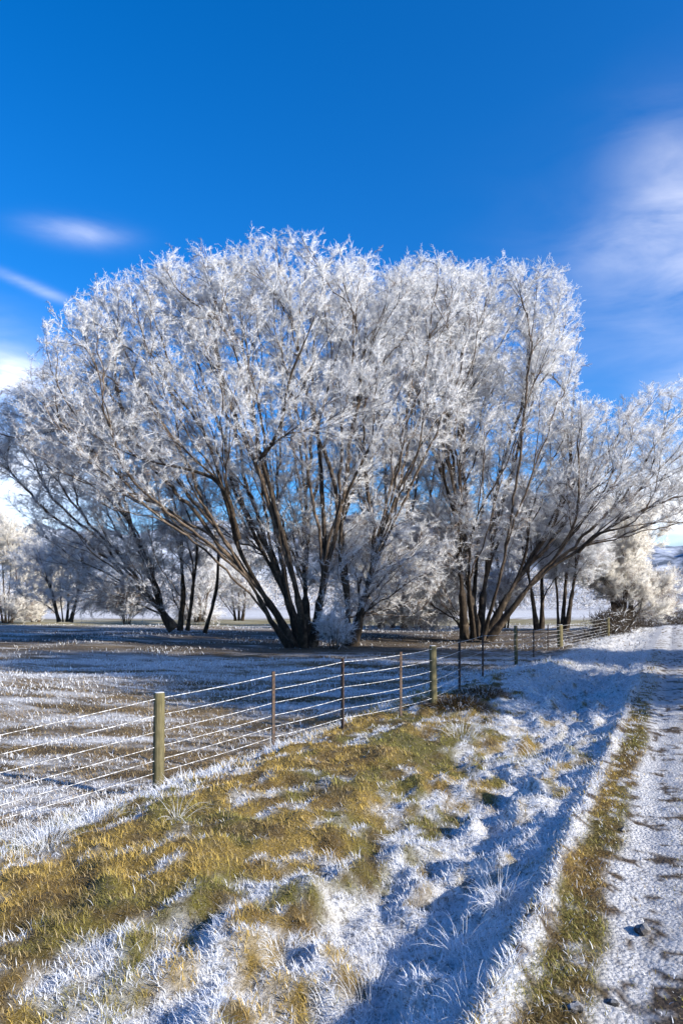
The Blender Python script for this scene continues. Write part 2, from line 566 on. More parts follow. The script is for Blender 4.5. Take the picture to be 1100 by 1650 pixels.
class Skeleton:
    def __init__(s, seed):
        s.rng = np.random.default_rng(seed)
        cap = 200000
        s.pos = np.zeros((cap, 3))
        s.dir = np.zeros((cap, 3))
        s.par = np.full(cap, -1, int)
        s.lev = np.zeros(cap, np.int8)
        s.chn = np.zeros(cap, int)         # chain id
        s.first = np.zeros(cap, bool)
        s.n = 0
        s.nch = 0

    def chain(s, pts, parent, level):
        n = len(pts)
        a = s.n
        s.pos[a:a + n] = pts
        d = np.gradient(pts, axis=0) if n > 2 else np.repeat([pts[-1] - pts[0]], n, 0)
        s.dir[a:a + n] = unit(d)
        s.par[a:a + n] = np.arange(a - 1, a + n - 1)
        s.par[a] = parent
        s.lev[a:a + n] = level
        s.chn[a:a + n] = s.nch
        s.first[a] = True
        s.n += n
        s.nch += 1
        return a

    def attach(s, ends, level, step, k=3.0, bend=.45, up=.25, wig=.05, mincos=.35, maxd=30, lo=-9, zmax=1e9):
        r = s.rng
        n0 = s.n
        P0, D0 = s.pos[:n0].astype(np.float32).copy(), s.dir[:n0].astype(np.float32).copy()
        ok0 = (s.lev[:n0] >= lo) & (s.pos[:n0, 2] < zmax)
        idx0 = np.nonzero(ok0)[0]
        P0, D0 = P0[idx0], D0[idx0]
        for e in ends:
            d = (e - P0).astype(np.float32)
            ds = np.sqrt((d * d).sum(1)) + 1e-6
            cs = (d * D0).sum(1) / ds
            cost = ds * (1 + k * (1 - cs)) + np.where(cs < mincos, 50, 0) + np.where(ds < step, 50, 0)
            j = int(cost.argmin())
            if ds[j] > maxd:
                continue
            p, t0 = P0[j].astype(float), D0[j].astype(float)
            ln = float(ds[j])
            t1 = unit((e - p) / ln + np.array([0, 0, up]) + r.normal(0, .12, 3))
            n = max(3, int(ln / step) + 1)
            t = np.linspace(0, 1, n)[:, None]
            a = p + t0 * ln * bend
            b = e - t1 * ln * .33
            q = (1 - t) ** 3 * p + 3 * (1 - t) ** 2 * t * a + 3 * (1 - t) * t ** 2 * b + t ** 3 * e
            w = np.cumsum(r.normal(0, wig * step, (n, 3)), 0)
            q = q + (w - w[-1] * t) * np.minimum(1, t * 4)
            s.chain(q, idx0[j], level)

    def radii(s, r0, rbase):
        n = s.n
        leaf = np.ones(n, bool)
        leaf[s.par[:n][s.par[:n] >= 0]] = False
        acc = leaf.astype(float)
        par = s.par[:n].tolist()
        al = acc.tolist()
        for i in range(n - 1, -1, -1):
            if par[i] >= 0:
                al[par[i]] += al[i]
        acc = np.array(al)
        mx = acc[s.lev[:n] == 0].max()
        ex = math.log(rbase / r0) / math.log(max(mx, 3))
        s.rad = r0 * acc ** ex
        l0 = np.nonzero(s.lev[:n] == 0)[0]
        for ch in np.unique(s.chn[l0]):
            i = l0[s.chn[l0] == ch]
            t = np.linspace(0, 1, len(i))
            s.rad[i] = np.minimum(s.rad[i], s.rad[i[0]] * (1 - t) ** 1.15 + .012) * (1 - .35 * ss(t, .25, .7))
            s.rad[i] *= 1 + .35 * np.exp(-t * 14)
        s.acc = acc

    def tubes(s, sel, sides, rmul=1.0, flare=None):
        """ring mesh of every selected node; quads join a node with its predecessor in the chain"""
        idx = np.nonzero(sel)[0]
        new = np.full(s.n, -1)
        new[idx] = np.arange(len(idx))
        d = s.dir[idx]
        ref = np.array([.5, .83, .23])
        a = unit(np.cross(d, ref))
        b = np.cross(d, a)
        r = s.rad[idx] * rmul
        th = np.arange(sides) / sides * 2 * math.pi
        ring = np.cos(th)[None, :, None] * a[:, None] + np.sin(th)[None, :, None] * b[:, None]
        if sides > 5:
            wob = 1 + .10 * np.sin(s.pos[idx][:, 2:3] * 3.1 + th[None] * 2) + .07 * np.sin(s.pos[idx][:, 2:3] * 7.3 + th[None] * 3)
        else:
            wob = np.ones((len(idx), sides))
        v = s.pos[idx][:, None] + ring * (r[:, None] * wob)[:, :, None]
        m = ~s.first[idx]
        c = np.arange(len(idx))[m]
        p = new[s.par[idx][m]]
        g = p >= 0
        c, p = c[g], p[g]
        k = np.arange(sides)
        k2 = (k + 1) % sides
        q = np.stack([p[:, None] * sides + k, p[:, None] * sides + k2, c[:, None] * sides + k2, c[:, None] * sides + k], -1).reshape(-1, 4)
        return v.reshape(-1, 3), q


def spikes(base, d, ln, w, rng):
    """thin three-sided tapering twigs, open at the foot"""
    n = len(base)
    a = unit(np.cross(d, unit(rng.normal(0, 1, (n, 3)))))
    b = np.cross(d, a)
    th = np.array([0, 2.094, 4.189])
    ring = np.cos(th)[None, :, None] * a[:, None] + np.sin(th)[None, :, None] * b[:, None]
    v = np.empty((n, 4, 3))
    v[:, :3] = base[:, None] + ring * w[:, None, None] * .5
    v[:, 3] = base + d * ln[:, None]
    i = np.arange(n)[:, None] * 4
    f = np.concatenate([np.concatenate([i, i + 1, i + 3], 1), np.concatenate([i + 1, i + 2, i + 3], 1), np.concatenate([i + 2, i, i + 3], 1)])
    return v.reshape(-1, 3), f


def in_puffs(puffs, n, rng, shell=.5):
    """points spread through a union of ovals, denser near each oval's skin; puff = (px, py, Y, rx, rz[, ry])"""
    w = np.array([p[3] * p[4] * (p[5] if len(p) > 5 else p[3]) for p in puffs]) ** .75
    k = rng.choice(len(puffs), n, p=w / w.sum())
    c = np.array([P(*p[:3]) for p in puffs])[k]
    r = np.array([(p[3], p[5] if len(p) > 5 else p[3], p[4]) for p in puffs])[k]
    d = unit(rng.normal(0, 1, (n, 3)))
    rad = rng.random(n) ** (1 / 3.0 * shell)
    return c + d * r * rad[:, None]


def spray_mesh(name, seed, white, length=.55):
    """a small rimed twig: a bent axis with two orders of side twiglets"""
    r = np.random.default_rng(seed)
    B, D, LN, WD = [], [], [], []
    p, d = np.zeros(3), np.array([0, 0, 1.0])
    nseg = 5
    for i in range(nseg):
        sl_ = length / nseg
        B.append(p.copy()); D.append(d.copy()); LN.append(sl_ * 1.25); WD.append(.0125 * (1 - .1 * i))
        for k in range(4):
            b = p + d * sl_ * r.random()
            q = unit(d * r.uniform(.5, 1.2) + unit(r.normal(0, 1, 3)) * .9)
            ln = length * r.uniform(.22, .5) * (1 - .08 * i)
            B.append(b); D.append(q); LN.append(ln); WD.append(.0105)
            if r.random() < .75:
                B.append(b + q * ln * r.uniform(.3, .6)); D.append(unit(q + unit(r.normal(0, 1, 3)) * .75)); LN.append(ln * r.uniform(.4, .7)); WD.append(.0085)
        p = p + d * sl_
        d = unit(d + r.normal(0, .16, 3))
    n = len(B)
    v, f = spikes(np.array(B), np.array(D), np.array(LN), np.array(WD) * TW, r)
    base = np.array((.80, .81, .84)) if white == 1 else np.array((.82, .79, .735)) if white == 2 else np.array((.27, .20, .15))
    c = base * (.85 + .2 * r.random((n, 1)))
    if white == 0:
        m = r.random(n) < .35
        c[m] = np.array((.6, .6, .62))
    o = new_mesh(name, v, f, MAT_TWIG, col=np.repeat(np.clip(c, 0, .9), 4, 0))
    C.objects.unlink(o)
    return o


TW = 1.1
SPRAYS = bpy.data.collections.new('twig sprays')        # never linked to the scene: only a source of shapes
for i_, w_ in enumerate((1, 1, 1, 2, 2, 0, 0)):
    SPRAYS.objects.link(spray_mesh('spray_%d' % i_, 300 + i_, w_))


def spray_nodes():
    g = bpy.data.node_groups.new('twig growth', 'GeometryNodeTree')
    g.interface.new_socket('Geometry', in_out='INPUT', socket_type='NodeSocketGeometry')
    g.interface.new_socket('Geometry', in_out='OUTPUT', socket_type='NodeSocketGeometry')
    gi, go = g.nodes.new('NodeGroupInput'), g.nodes.new('NodeGroupOutput')
    ci = g.nodes.new('GeometryNodeCollectionInfo')
    ci.inputs['Collection'].default_value = SPRAYS
    ci.inputs['Separate Children'].default_value = True
    ci.inputs['Reset Children'].default_value = True

    def attr(nm, ty):
        a = g.nodes.new('GeometryNodeInputNamedAttribute')
        a.data_type = ty
        a.inputs['Name'].default_value = nm
        return a.outputs['Attribute']
    ip = g.nodes.new('GeometryNodeInstanceOnPoints')
    ip.inputs['Pick Instance'].default_value = True
    g.links.new(gi.outputs[0], ip.inputs['Points'])
    g.links.new(attr('is_twig', 'BOOLEAN'), ip.inputs['Selection'])
    g.links.new(ci.outputs[0], ip.inputs['Instance'])
    g.links.new(attr('pick', 'INT'), ip.inputs['Instance Index'])
    er = g.nodes.new('FunctionNodeEulerToRotation')
    g.links.new(attr('rot', 'FLOAT_VECTOR'), er.inputs[0])
    g.links.new(er.outputs[0], ip.inputs['Rotation'])
    g.links.new(attr('size', 'FLOAT'), ip.inputs['Scale'])
    jn = g.nodes.new('GeometryNodeJoinGeometry')
    g.links.new(gi.outputs[0], jn.inputs[0])
    g.links.new(ip.outputs[0], jn.inputs[0])
    g.links.new(jn.outputs[0], go.inputs[0])
    return g


SPRAY_TREE = spray_nodes()
TREES = {}


def make_tree(name, label, cat, root, limbs, puffs, seed, n1, n2, n3, ntw, rbase, r0=.006, tw_len=.70, tw_w=0, frost=.85,
              tint=(.80, .81, .84), brown=(.20, .14, .10), group=None, droop=0.0, zmin=None, limb_name='limb', step=.30, bw=.85, n0=14, upk=.3):
    s = Skeleton(seed)
    rng = s.rng
    for lb in limbs:
        pts = catmull([P(*q) for q in lb], .3)
        w = np.cumsum(rng.normal(0, .02, pts.shape), 0)
        t = np.linspace(0, 1, len(pts))[:, None]
        s.chain(pts + (w - w[-1] * t) * np.minimum(1, t * 3), -1, 0)
    rt = np.array([P(*root)])[0]

    def ends(n, sh):
        e = in_puffs(puffs, n, rng, sh)
        gz = height(e[:, 0], e[:, 1])
        e[:, 2] = np.maximum(e[:, 2], gz + .25 + rng.random(n) * .8)
        return e[np.argsort(np.linalg.norm(e - rt, axis=1))]
    s.attach(ends(n0, .9), 1, .3, k=6, bend=.42, up=.6, wig=.15, mincos=.55, zmax=rt[2] + 2.2)
    s.attach(ends(n1, .9), 1, .3, k=9, up=upk, wig=.15, mincos=.74)
    s.attach(ends(n2, .7), 2, .28, k=5, up=upk * .8, wig=.15, mincos=.5)
    s.attach(ends(n3, .7), 3, .30, k=1.6, up=upk * .5 - droop, wig=.2, mincos=-.7, maxd=4.0)
    s.radii(r0, rbase)
    base = empty(name, (0, 0, 0), label, cat, group)
    gx, gy = rt[0], rt[1]
    base.location = (gx, gy, hz(gx, gy))
    org = np.array(base.location)
    n = s.n
    lev = s.lev[:n]
    # every stem drawn by hand is a limb of its own
    for ch in range(len(limbs)):
        v, q = s.tubes((s.chn[:n] == ch), 9)
        new_mesh(limb_name, v - org, q, MAT_BARK, base)
    v, q = s.tubes((lev == 1), 5, bw)
    v2, q2 = s.tubes((lev == 2), 3, bw)
    o = new_mesh('branches', np.vstack([v, v2]) - org, np.vstack([q, q2 + len(v)]), MAT_BRANCH, base)
    o['kind'] = 'stuff'
    # fine rimed growth
    v3, q3 = s.tubes((lev == 3), 3, .9)
    c3 = np.tile(np.array(tint) * .92, (len(v3), 1))
    z3 = v3[::3, 2]
    dk = np.repeat(rng.random(len(v3) // 3) > frost - .4 + .5 * ss((z3 - z3.min()) / np.ptp(z3), .15, .8), 3)  # lower growth browner too, crown shade put into its colour
    c3[dk] = np.array(brown)
    src = np.nonzero(lev >= 2)[0]
    wts = np.where(lev[src] == 3, 1.0, .12)
    k = rng.choice(src, ntw, p=wts / wts.sum())
    off = rng.random((ntw, 1))
    pp = np.where(s.first[k], k, s.par[k])
    bp = s.pos[k] * (1 - off) + s.pos[pp] * off
    d = unit(s.dir[k] * 1.0 + unit(rng.normal(0, 1, (ntw, 3))) * .8 + np.array([0, 0, .12 - droop * 1.4]))
    hf = ss(bp[:, 2] - org[2], .15 * np.ptp(bp[:, 2]), .75 * np.ptp(bp[:, 2]))   # less rime low down; browner twigs also paint the lower crown's shade
    dark = rng.random(ntw) > frost - .12 + .20 * hf
    wi = rng.integers(3, 5, ntw) if tint[2] < .77 else rng.integers(0, 3, ntw)
    pick = np.where(dark, rng.integers(5, 7, ntw), wi)
    th, ph = np.arccos(np.clip(d[:, 2], -1, 1)), np.arctan2(d[:, 1], d[:, 0])
    # R = Rz(ph) Ry(th): turns +Z into d
    rot = np.stack([np.zeros(ntw), th, ph], 1)
    nt3 = len(v3)
    o = new_mesh('crown', np.vstack([v3, bp]) - org, [q3], MAT_TWIG, base, col=np.vstack([c3, np.ones((ntw, 3)) * .8]))
    me = o.data

    def put(nm, ty, arr, key='value'):
        at_ = me.attributes.new(nm, ty, 'POINT')
        at_.data.foreach_set(key, arr.ravel())
    z0 = np.zeros(nt3)
    put('is_twig', 'BOOLEAN', np.concatenate([z0, np.ones(ntw)]).astype(bool))
    put('pick', 'INT', np.concatenate([z0, pick]).astype(np.int32))
    put('size', 'FLOAT', np.concatenate([z0, tw_len * (.6 + .8 * rng.random(ntw))]).astype(np.float32))
    put('rot', 'FLOAT_VECTOR', np.concatenate([np.zeros((nt3, 3)), rot]).astype(np.float32), 'vector')
    md = o.modifiers.new('twigs', 'NODES')
    md.node_group = SPRAY_TREE
    o['kind'] = 'stuff'
    TREES[name] = base
    return base, s


YM, YR, YB, YL = 30.0, 34.0, 38.0, 34.0
# the great willow in the middle
main_limbs = [
    [(478, 1052, YM), (452, 1000, YM), (412, 930, YM - .4), (384, 868, YM - 1), (366, 800, YM - 1.5), (330, 700, YM - 2), (262, 605, YM - 2.4), (185, 545, YM - 2.6), (125, 490, YM - 3)],
    [(487, 1052, YM + .2), (468, 980, YM + .4), (425, 890, YM + .8), (392, 820, YM + 1), (369, 750, YM + 1), (364, 660, YM + .6), (335, 570, YM), (285, 470, YM - .5), (262, 440, YM - 1)],
    [(490, 1052, YM - .3), (482, 980, YM - 1), (462, 890, YM - 1.6), (440, 810, YM - 2), (420, 740, YM - 2.2), (398, 640, YM - 2.4), (362, 530, YM - 2.6), (330, 430, YM - 2.8)],
    [(496, 1052, YM + .3), (494, 960, YM + 1), (497, 860, YM + 1.4), (492, 770, YM + 1.6), (480, 680, YM + 1.6), (474, 580, YM + 1.4), (466, 470, YM + 1), (448, 425, YM + .6)],
    [(502, 1050, YM), (516, 960, YM - .4), (522, 870, YM - .8), (514, 780, YM - 1), (506, 700, YM - 1), (528, 600, YM - .6), (556, 500, YM), (547, 432, YM)],
    [(505, 1050, YM + .4), (520, 950, YM + 1.5), (545, 850, YM + 2.5), (572, 770, YM + 3), (604, 680, YM + 3.4), (622, 580, YM + 4), (612, 450, YM + 4)],
    [(566, 1044, YM + .5), (586, 965, YM + .4), (612, 885, YM), (645, 800, YM - .6), (692, 705, YM - 1), (735, 640, YM - 1.2), (762, 580, YM - 1.4), (770, 480, YM - 1)],
    [(474, 1054, YM - .2), (436, 1000, YM - .5), (398, 938, YM - 1), (362, 898, YM - 1.3), (322, 872, YM - 1.6), (272, 836, YM - 2), (215, 770, YM - 2.4)],
    [(488, 1052, YM - .5), (470, 960, YM - 2.6), (452, 850, YM - 4.4), (432, 720, YM - 5.4), (400, 580, YM - 6)],
    [(502, 1046, YM + .8), (530, 930, YM + 3), (560, 800, YM + 5), (590, 650, YM + 6), (600, 520, YM + 6.4)],
    [(384, 868, YM - 1), (360, 790, YM - 2.2), (312, 762, YM - 2.8), (235, 742, YM - 3.4), (150, 700, YM - 3.8), (100, 640, YM - 4)],
    [(558, 1044, YM + .6), (560, 980, YM + .2), (548, 900, YM - .8), (556, 820, YM - 1.5), (590, 740, YM - 2), (640, 640, YM - 2.4), (680, 560, YM - 2.4)],
    [(420, 740, YM - 2.2), (450, 690, YM - 3), (470, 600, YM - 3.6), (510, 500, YM - 4), (520, 440, YM - 3.6)],
]
main_puffs = [
    (275, 488, YM - 1, 2.2, 1.3, 3), (285, 470, YM - 1, 1.4, 1.1, 2), (200, 520, YM - 2, 1.9, 1.2, 2.5), (155, 520, YM - 2, 1.1, .8, 1.6), (345, 482, YM, 2.2, 1.4, 4), (385, 470, YM, 2.0, 1.1, 3.5), (465, 456, YM, 2.6, 1.2, 4), (545, 472, YM, 1.5, 1.2, 4),
    (135, 560, YM - 3, 1.4, 1.4, 2.5), (160, 620, YM - 2, 2.6, 1.7, 3), (335, 585, YM - 3, 2.4, 1.8, 3), (250, 540, YM, 3.0, 2.0, 4), (420, 540, YM, 3, 2.4, 5), (520, 540, YM, 3, 2.4, 5),
    (600, 530, YM + 2, 2.6, 2.6, 5), (690, 520, YM, 2.6, 2.4, 4), (300, 690, YM - 2, 3, 2, 4), (430, 690, YM, 3, 2.4, 5), (540, 690, YM, 3, 2.6, 5), (640, 650, YM, 3, 2.4, 5), (110, 690, YM - 3, 2, 1.6, 3),
    (200, 750, YM - 3, 2.6, 1.8, 3), (470, 830, YM + 2, 2.4, 2, 3), (580, 820, YM + 1, 2.6, 2.2, 3), (350, 830, YM + 1.5, 2.2, 1.6, 2), (560, 930, YM, 1.8, 1.6, 2.4), (640, 930, YM + 2, 2, 1.8, 2.4),
    (450, 880, YM + 1.8, 2, 1.6, 2), (525, 880, YM + 1, 1.8, 1.8, 2), (600, 900, YM + 1, 2, 1.8, 2), (660, 890, YM + 1, 2.0, 1.6, 3), (430, 800, YM + 1.8, 2.4, 1.8, 3)]
make_tree('frosted_willow', 'largest frosted willow in the middle, dark stems fanning out from one base', 'tree', (490, 1046, YM), main_limbs, main_puffs,
          11, 260, 1700, 13500, 33000, .225, group='frosted willows across the paddock', n0=46)

right_limbs = [
    [(788, 1030, YR - .5), (832, 972, YR - 1), (880, 924, YR - 1.4), (930, 890, YR - 1.8), (982, 852, YR - 2), (1012, 815, YR - 2.2), (1050, 770, YR - 2.4), (1092, 738, YR - 2.6)],
    [(782, 1030, YR), (812, 970, YR), (850, 905, YR), (884, 850, YR), (906, 800, YR), (945, 750, YR), (995, 715, YR), (1045, 655, YR), (1075, 620, YR)],
    [(772, 1030, YR + .4), (782, 930, YR + 1), (812, 845, YR + 1.4), (850, 775, YR + 1.6), (885, 690, YR + 1.6), (908, 590, YR + 1.4), (890, 500, YR + 1)],
    [(748, 1030, YR), (744, 940, YR - .6), (738, 850, YR - 1), (716, 760, YR - 1.4), (722, 680, YR - 1.6), (780, 590, YR - 1.8), (825, 520, YR - 1.8), (862, 450, YR - 1.8)],
    [(760, 1030, YR + .8), (768, 910, YR + 1.6), (780, 800, YR + 2.4), (775, 690, YR + 2.8), (760, 580, YR + 3), (740, 470, YR + 3)],
    [(778, 1030, YR - .8), (800, 940, YR - 2), (830, 850, YR - 3), (850, 790, YR - 3.4), (905, 730, YR - 3.8), (960, 690, YR - 4)],
    [(764, 1030, YR - .4), (755, 920, YR - 1.6), (770, 830, YR - 2.6), (820, 740, YR - 3.2), (850, 640, YR - 3.4), (870, 560, YR - 3.4)],
    [(930, 890, YR - 1.8), (965, 856, YR - 2.6), (1010, 846, YR - 3), (1040, 820, YR - 3.2), (1075, 805, YR - 3.4)],
    [(768, 1030, YR + .2), (752, 930, YR + .4), (732, 830, YR + .4), (700, 740, YR + .4), (672, 640, YR + .6), (660, 520, YR + .6)],
]
right_puffs = [
    (850, 482, YR - 1, 1.9, 1.4, 3), (885, 530, YR - 1, 1.3, 1.8, 2.6), (780, 492, YR, 2.2, 1.4, 4), (710, 492, YR, 2.2, 1.4, 4), (655, 494, YR, 1.8, 1.6, 4), (870, 610, YR, 1.7, 1.8, 4), (800, 580, YR, 2.8, 2.2, 4),
    (720, 590, YR, 2.6, 2.4, 4), (840, 700, YR, 2.8, 2, 4), (740, 710, YR, 2.4, 2, 4), (910, 680, YR - 1, 1.3, 1.4, 3), (960, 700, YR - 1, 1.8, 1.4, 3), (1055, 660, YR, 1.6, 1.2, 2.6), (1090, 720, YR - 2, 1.6, 1.3, 2.6), (1010, 740, YR - 1, 2.0, 1.5, 3),
    (960, 790, YR - 2, 2.4, 1.6, 3), (1045, 800, YR - 2, 1.7, 1.3, 2.6), (880, 800, YR, 2.4, 2, 3), (780, 830, YR, 2.6, 2, 3.5), (720, 860, YR, 2, 2.4, 3), (1130, 790, YR - 2, 1.6, 1.6, 2.6), (690, 930, YR + 1, 1.6, 1.8, 2)]
make_tree('frosted_willow', 'right-hand frosted willow with a long dark limb leaning towards the track', 'tree', (768, 1028, YR), right_limbs, right_puffs,
          23, 190, 1200, 10000, 25000, .215, group='frosted willows across the paddock', n0=30)

back_limbs = [[(640 + dx, 1012, YB + dy), (640 + dx * 1.3, 920, YB + dy), (640 + dx * 1.8, 800, YB + dy), (640 + dx * 2.6, 680, YB + dy), (640 + dx * 3.2, 560, YB + dy), (640 + dx * 3.4, 460, YB + dy)]
              for dx, dy in ((-26, 0), (-8, 1), (10, -.6), (28, .4), (40, 1.4))]
back_puffs = [(600, 505, YB, 2.6, 1.6), (690, 505, YB, 2.8, 1.6), (560, 600, YB, 2.6, 2.4), (640, 600, YB, 3, 2.6), (740, 600, YB, 2.8, 2.4), (600, 740, YB, 3, 2.6), (700, 740, YB, 3, 2.6), (630, 870, YB, 2.8, 2.6), (710, 880, YB, 2.6, 2.4),
              (670, 950, YB, 2.4, 1.6), (560, 880, YB, 2, 2), (590, 965, YB, 1.8, 1.0), (640, 975, YB - 1, 2, .9), (700, 970, YB - 1, 2, 1.0), (600, 985, YB - 2, 1.6, .7), (670, 990, YB - 2, 1.8, .7), (720, 985, YB - 1, 1.6, .8), (735, 930, YB, 1.6, 1.6), (650, 920, YB - 2, 2.4, 1.6)]
make_tree('frosted_willow', 'hazy frosted willow standing behind and between the two biggest willows', 'tree', (645, 1012, YB), back_limbs, back_puffs,
          31, 80, 700, 5000, 10500, .16, group='frosted willows across the paddock', n0=22, droop=.4, frost=.8, tw_len=1.15)

left_limbs = [
    [(280, 1014, YL), (262, 985, YL), (255, 955, YL), (238, 900, YL), (212, 845, YL - .4), (170, 760, YL - .8), (110, 690, YL - 1), (45, 640, YL - 1.2)],
    [(290, 1016, YL), (296, 950, YL + .3), (290, 880, YL + .6), (262, 810, YL + .8), (240, 730, YL + .8), (190, 640, YL + .6)],
    [(302, 1016, YL - .3), (312, 950, YL - .6), (318, 880, YL - 1), (300, 820, YL - 1.4), (262, 760, YL - 1.6), (225, 690, YL - 1.6)],
    [(330, 1020, YL - .2), (344, 970, YL - .2), (352, 915, YL), (350, 870, YL), (330, 800, YL + .4), (330, 720, YL + .8), (300, 650, YL + 1)],
    [(275, 1014, YL + .4), (250, 960, YL + 1), (225, 900, YL + 1.4), (185, 860, YL + 1.6), (130, 850, YL + 1.6), (60, 830, YL + 1.4)],
    [(212, 845, YL - .4), (170, 800, YL - 1.4), (110, 765, YL - 2), (50, 770, YL - 2.2), (-10, 800, YL - 2.4)],
    [(110, 690, YL - 1), (60, 700, YL - 1.6), (0, 720, YL - 2), (-50, 740, YL - 2.2)],
]
left_puffs = [(40, 660, YL - 1, 1.8, 1.2), (100, 640, YL, 2, 1.6), (180, 640, YL, 2.4, 1.8), (-30, 720, YL - 1, 1.8, 1.4), (60, 740, YL - 1, 2.2, 1.4), (150, 740, YL, 2.6, 2), (240, 700, YL, 2.6, 2.2), (300, 760, YL, 2.4, 2.2), (60, 800, YL, 1.4, .8),
              (130, 830, YL, 2.4, 2), (220, 830, YL, 2.6, 2.2), (180, 910, YL, 2.2, 1.6), (230, 940, YL, 2.0, 1.6), (320, 860, YL, 1.8, 1.4), (120, 900, YL + 1, 1.6, 1.3), (205, 960, YL - .5, 1.2, 1.0),
    (20, 690, YL - 1, 2.2, 1.2), (90, 700, YL - .5, 2.4, 1.4), (150, 690, YL, 2.2, 1.5), (150, 960, YL, 1.6, 1.0), (260, 880, YL - 1, 1.8, 1.5)]
make_tree('frosted_willow', 'frosted willow left of the largest one, twigs hanging low beside its dark stems', 'tree', (300, 1014, YL), left_limbs, left_puffs,
          47, 120, 1000, 6500, 18000, .21, group='frosted willows across the paddock', droop=.12, n0=16)


def simple_tree(name, label, base, hgt, rad, seed, ntw, stems=3, rbase=.13, group='smaller frosted trees behind the willows', tint=(.80, .81, .84), frost=.85, lean=0, low=.25, brown=(.2, .14, .1), n3=600, tw_len=1.2, tw_w=0, droop=.05, cat='tree', limb='stem'):
    px, py, Y = base
    m = FPX / Y
    lim, puf = [], []
    rg = np.random.default_rng(seed)
    for i in range(stems):
        a = (i - (stems - 1) / 2) / max(1, stems) * 2 * rad * .75
        dy = rg.uniform(-.5, .5) * rad
        b0 = a * .18 * m
        lim.append([(px + b0, py + 4, Y + dy * .1), (px + (a * .45 + lean * .3) * m, py - hgt * .35 * m, Y + dy * .5), (px + (a * .8 + lean * .7) * m, py - hgt * .65 * m, Y + dy * .8), (px + (a + lean) * m, py - hgt * .93 * m, Y + dy)])
    for i in range(9):
        t = rg.uniform(low, .92)
        w = rad * (.55 + .45 * math.sin(min(1, (t + .1)) * math.pi))
        puf.append((px + (rg.uniform(-.6, .6) * w + lean * t) * m, py - t * hgt * m, Y + rg.uniform(-.5, .5) * w, w * .55, hgt * .14))
    return make_tree(name, label, cat, (px, py, Y), lim, puf, seed, 26, 150, n3, ntw, rbase, group=group, tint=tint, frost=frost, brown=brown, tw_len=tw_len, tw_w=tw_w, droop=droop, limb_name=limb, n0=3)


WARM = (.82, .79, .735)
simple_tree('frosted_tree', 'cream frosted tree at the far left edge of the paddock', (12, 1000, 62), 9.5, 3.6, 61, 3600, 4, tint=WARM, low=.1)
simple_tree('frosted_tree', 'grey frosted tree with low spreading twigs left of the left willow', (105, 998, 52), 7.2, 4.2, 62, 2800, 4, low=.1, droop=.2)
simple_tree('frosted_tree', 'cream frosted tree beside the track behind the leaning limb', (1002, 1012, 47), 12.5, 3.7, 63, 10500, 4, tint=WARM, low=.17, rbase=.24)
simple_tree('frosted_tree', 'slim frosted tree leaning right between the leaning willow and cream tree', (905, 1012, 44), 10.5, 2.6, 64, 3000, 3, lean=1.0, low=.4, rbase=.14)
simple_tree('frosted_tree', 'slim frosted tree with two bare stems just right of the leaning limb base', (868, 1010, 45), 10, 2.4, 65, 3000, 2, low=.42, lean=-.6, rbase=.14)
simple_tree('frosted_tree', 'far frosted tree seen between the left willow and the largest willow', (385, 996, 66), 9, 3.5, 66, 2300, 3, low=.15)
simple_tree('frosted_tree', 'frosted tree half hidden behind the stems of the right-hand willow', (810, 1008, 50), 10, 3.2, 71, 3600, 4, low=.12, rbase=.16)
simple_tree('frosted_tree', 'frosted tree half hidden by the twigs right of the largest willow', (690, 1006, 54), 9.5, 3.4, 72, 3600, 4, low=.08, rbase=.14)
simple_tree('frosted_tree', 'pale frosted tree between the two leftmost background trees', (58, 999, 68), 8.5, 3.4, 73, 2800, 3, low=.06, tint=WARM)
simple_tree('frosted_tree', 'small pale frosted tree right behind the left willow stems', (322, 998, 60), 7, 3.0, 74, 2400, 3, low=.06)
simple_tree('frosted_bush', 'small frosted bush growing at the foot of the largest willow', (538, 1048, 28.2), 1.7, .9, 67, 700, 5, rbase=.02, low=.2, group='frosted bushes in the paddock', n3=260, tw_len=.6, cat='bush')
simple_tree('frosted_bush', 'round frosted bush under the left willow near its hanging twigs', (205, 1002, 35), 2.2, 1.3, 68, 900, 5, rbase=.025, low=.2, group='frosted bushes in the paddock', n3=300, tw_len=.7, cat='bush')


# the row on the far side of the track, whose shade lies over the back of the paddock
for i, (X_, Y_, lw_, what) in enumerate(((14.0, 11.8, .16, 'nearest'), (19.6, 17.6, .05, 'farther'))):
    p_ = (550 + X_ / Y_ * FPX, HOR + (CAMZ - hz(X_, Y_)) / Y_ * FPX, Y_)
    simple_tree('frosted_tree', what + ' frosted tree of the row right of the track, outside the photo', p_, 13, 4.6, 80 + i, 4500, 4, low=lw_, rbase=.2,
                group='row of frosted trees right of the track', n3=500, tw_len=3.0)


# far thicket beyond the white field
def thicket():
    r = np.random.default_rng(19)
    n = 36000
    X, Y = r.uniform(-190, 190, n), r.uniform(150, 215, n)
    hh = 4.5 + 7 * fbm(X * .06, Y * .03, 3, 2)
    t_ = r.random(n) ** .8
    base = np.stack([X, Y, height(X, Y) + t_ * hh], 1)
    d = unit(r.normal(0, .7, (n, 3)) + np.array([0, 0, .7]))
    v_, f_ = spikes(base, d, r.uniform(1.0, 2.6, n), r.uniform(.10, .22, n), r)
    c = np.where(r.random((n, 1)) < .5, np.array([.58, .58, .60])[None], np.array([.33, .30, .28])[None]) * r.uniform(.8, 1.1, (n, 1))
    o = new_mesh('thicket', v_, f_, MAT_TWIG, col=np.repeat(np.clip(c, 0, .9), 4, 0))
    o['kind'] = 'stuff'


thicket()


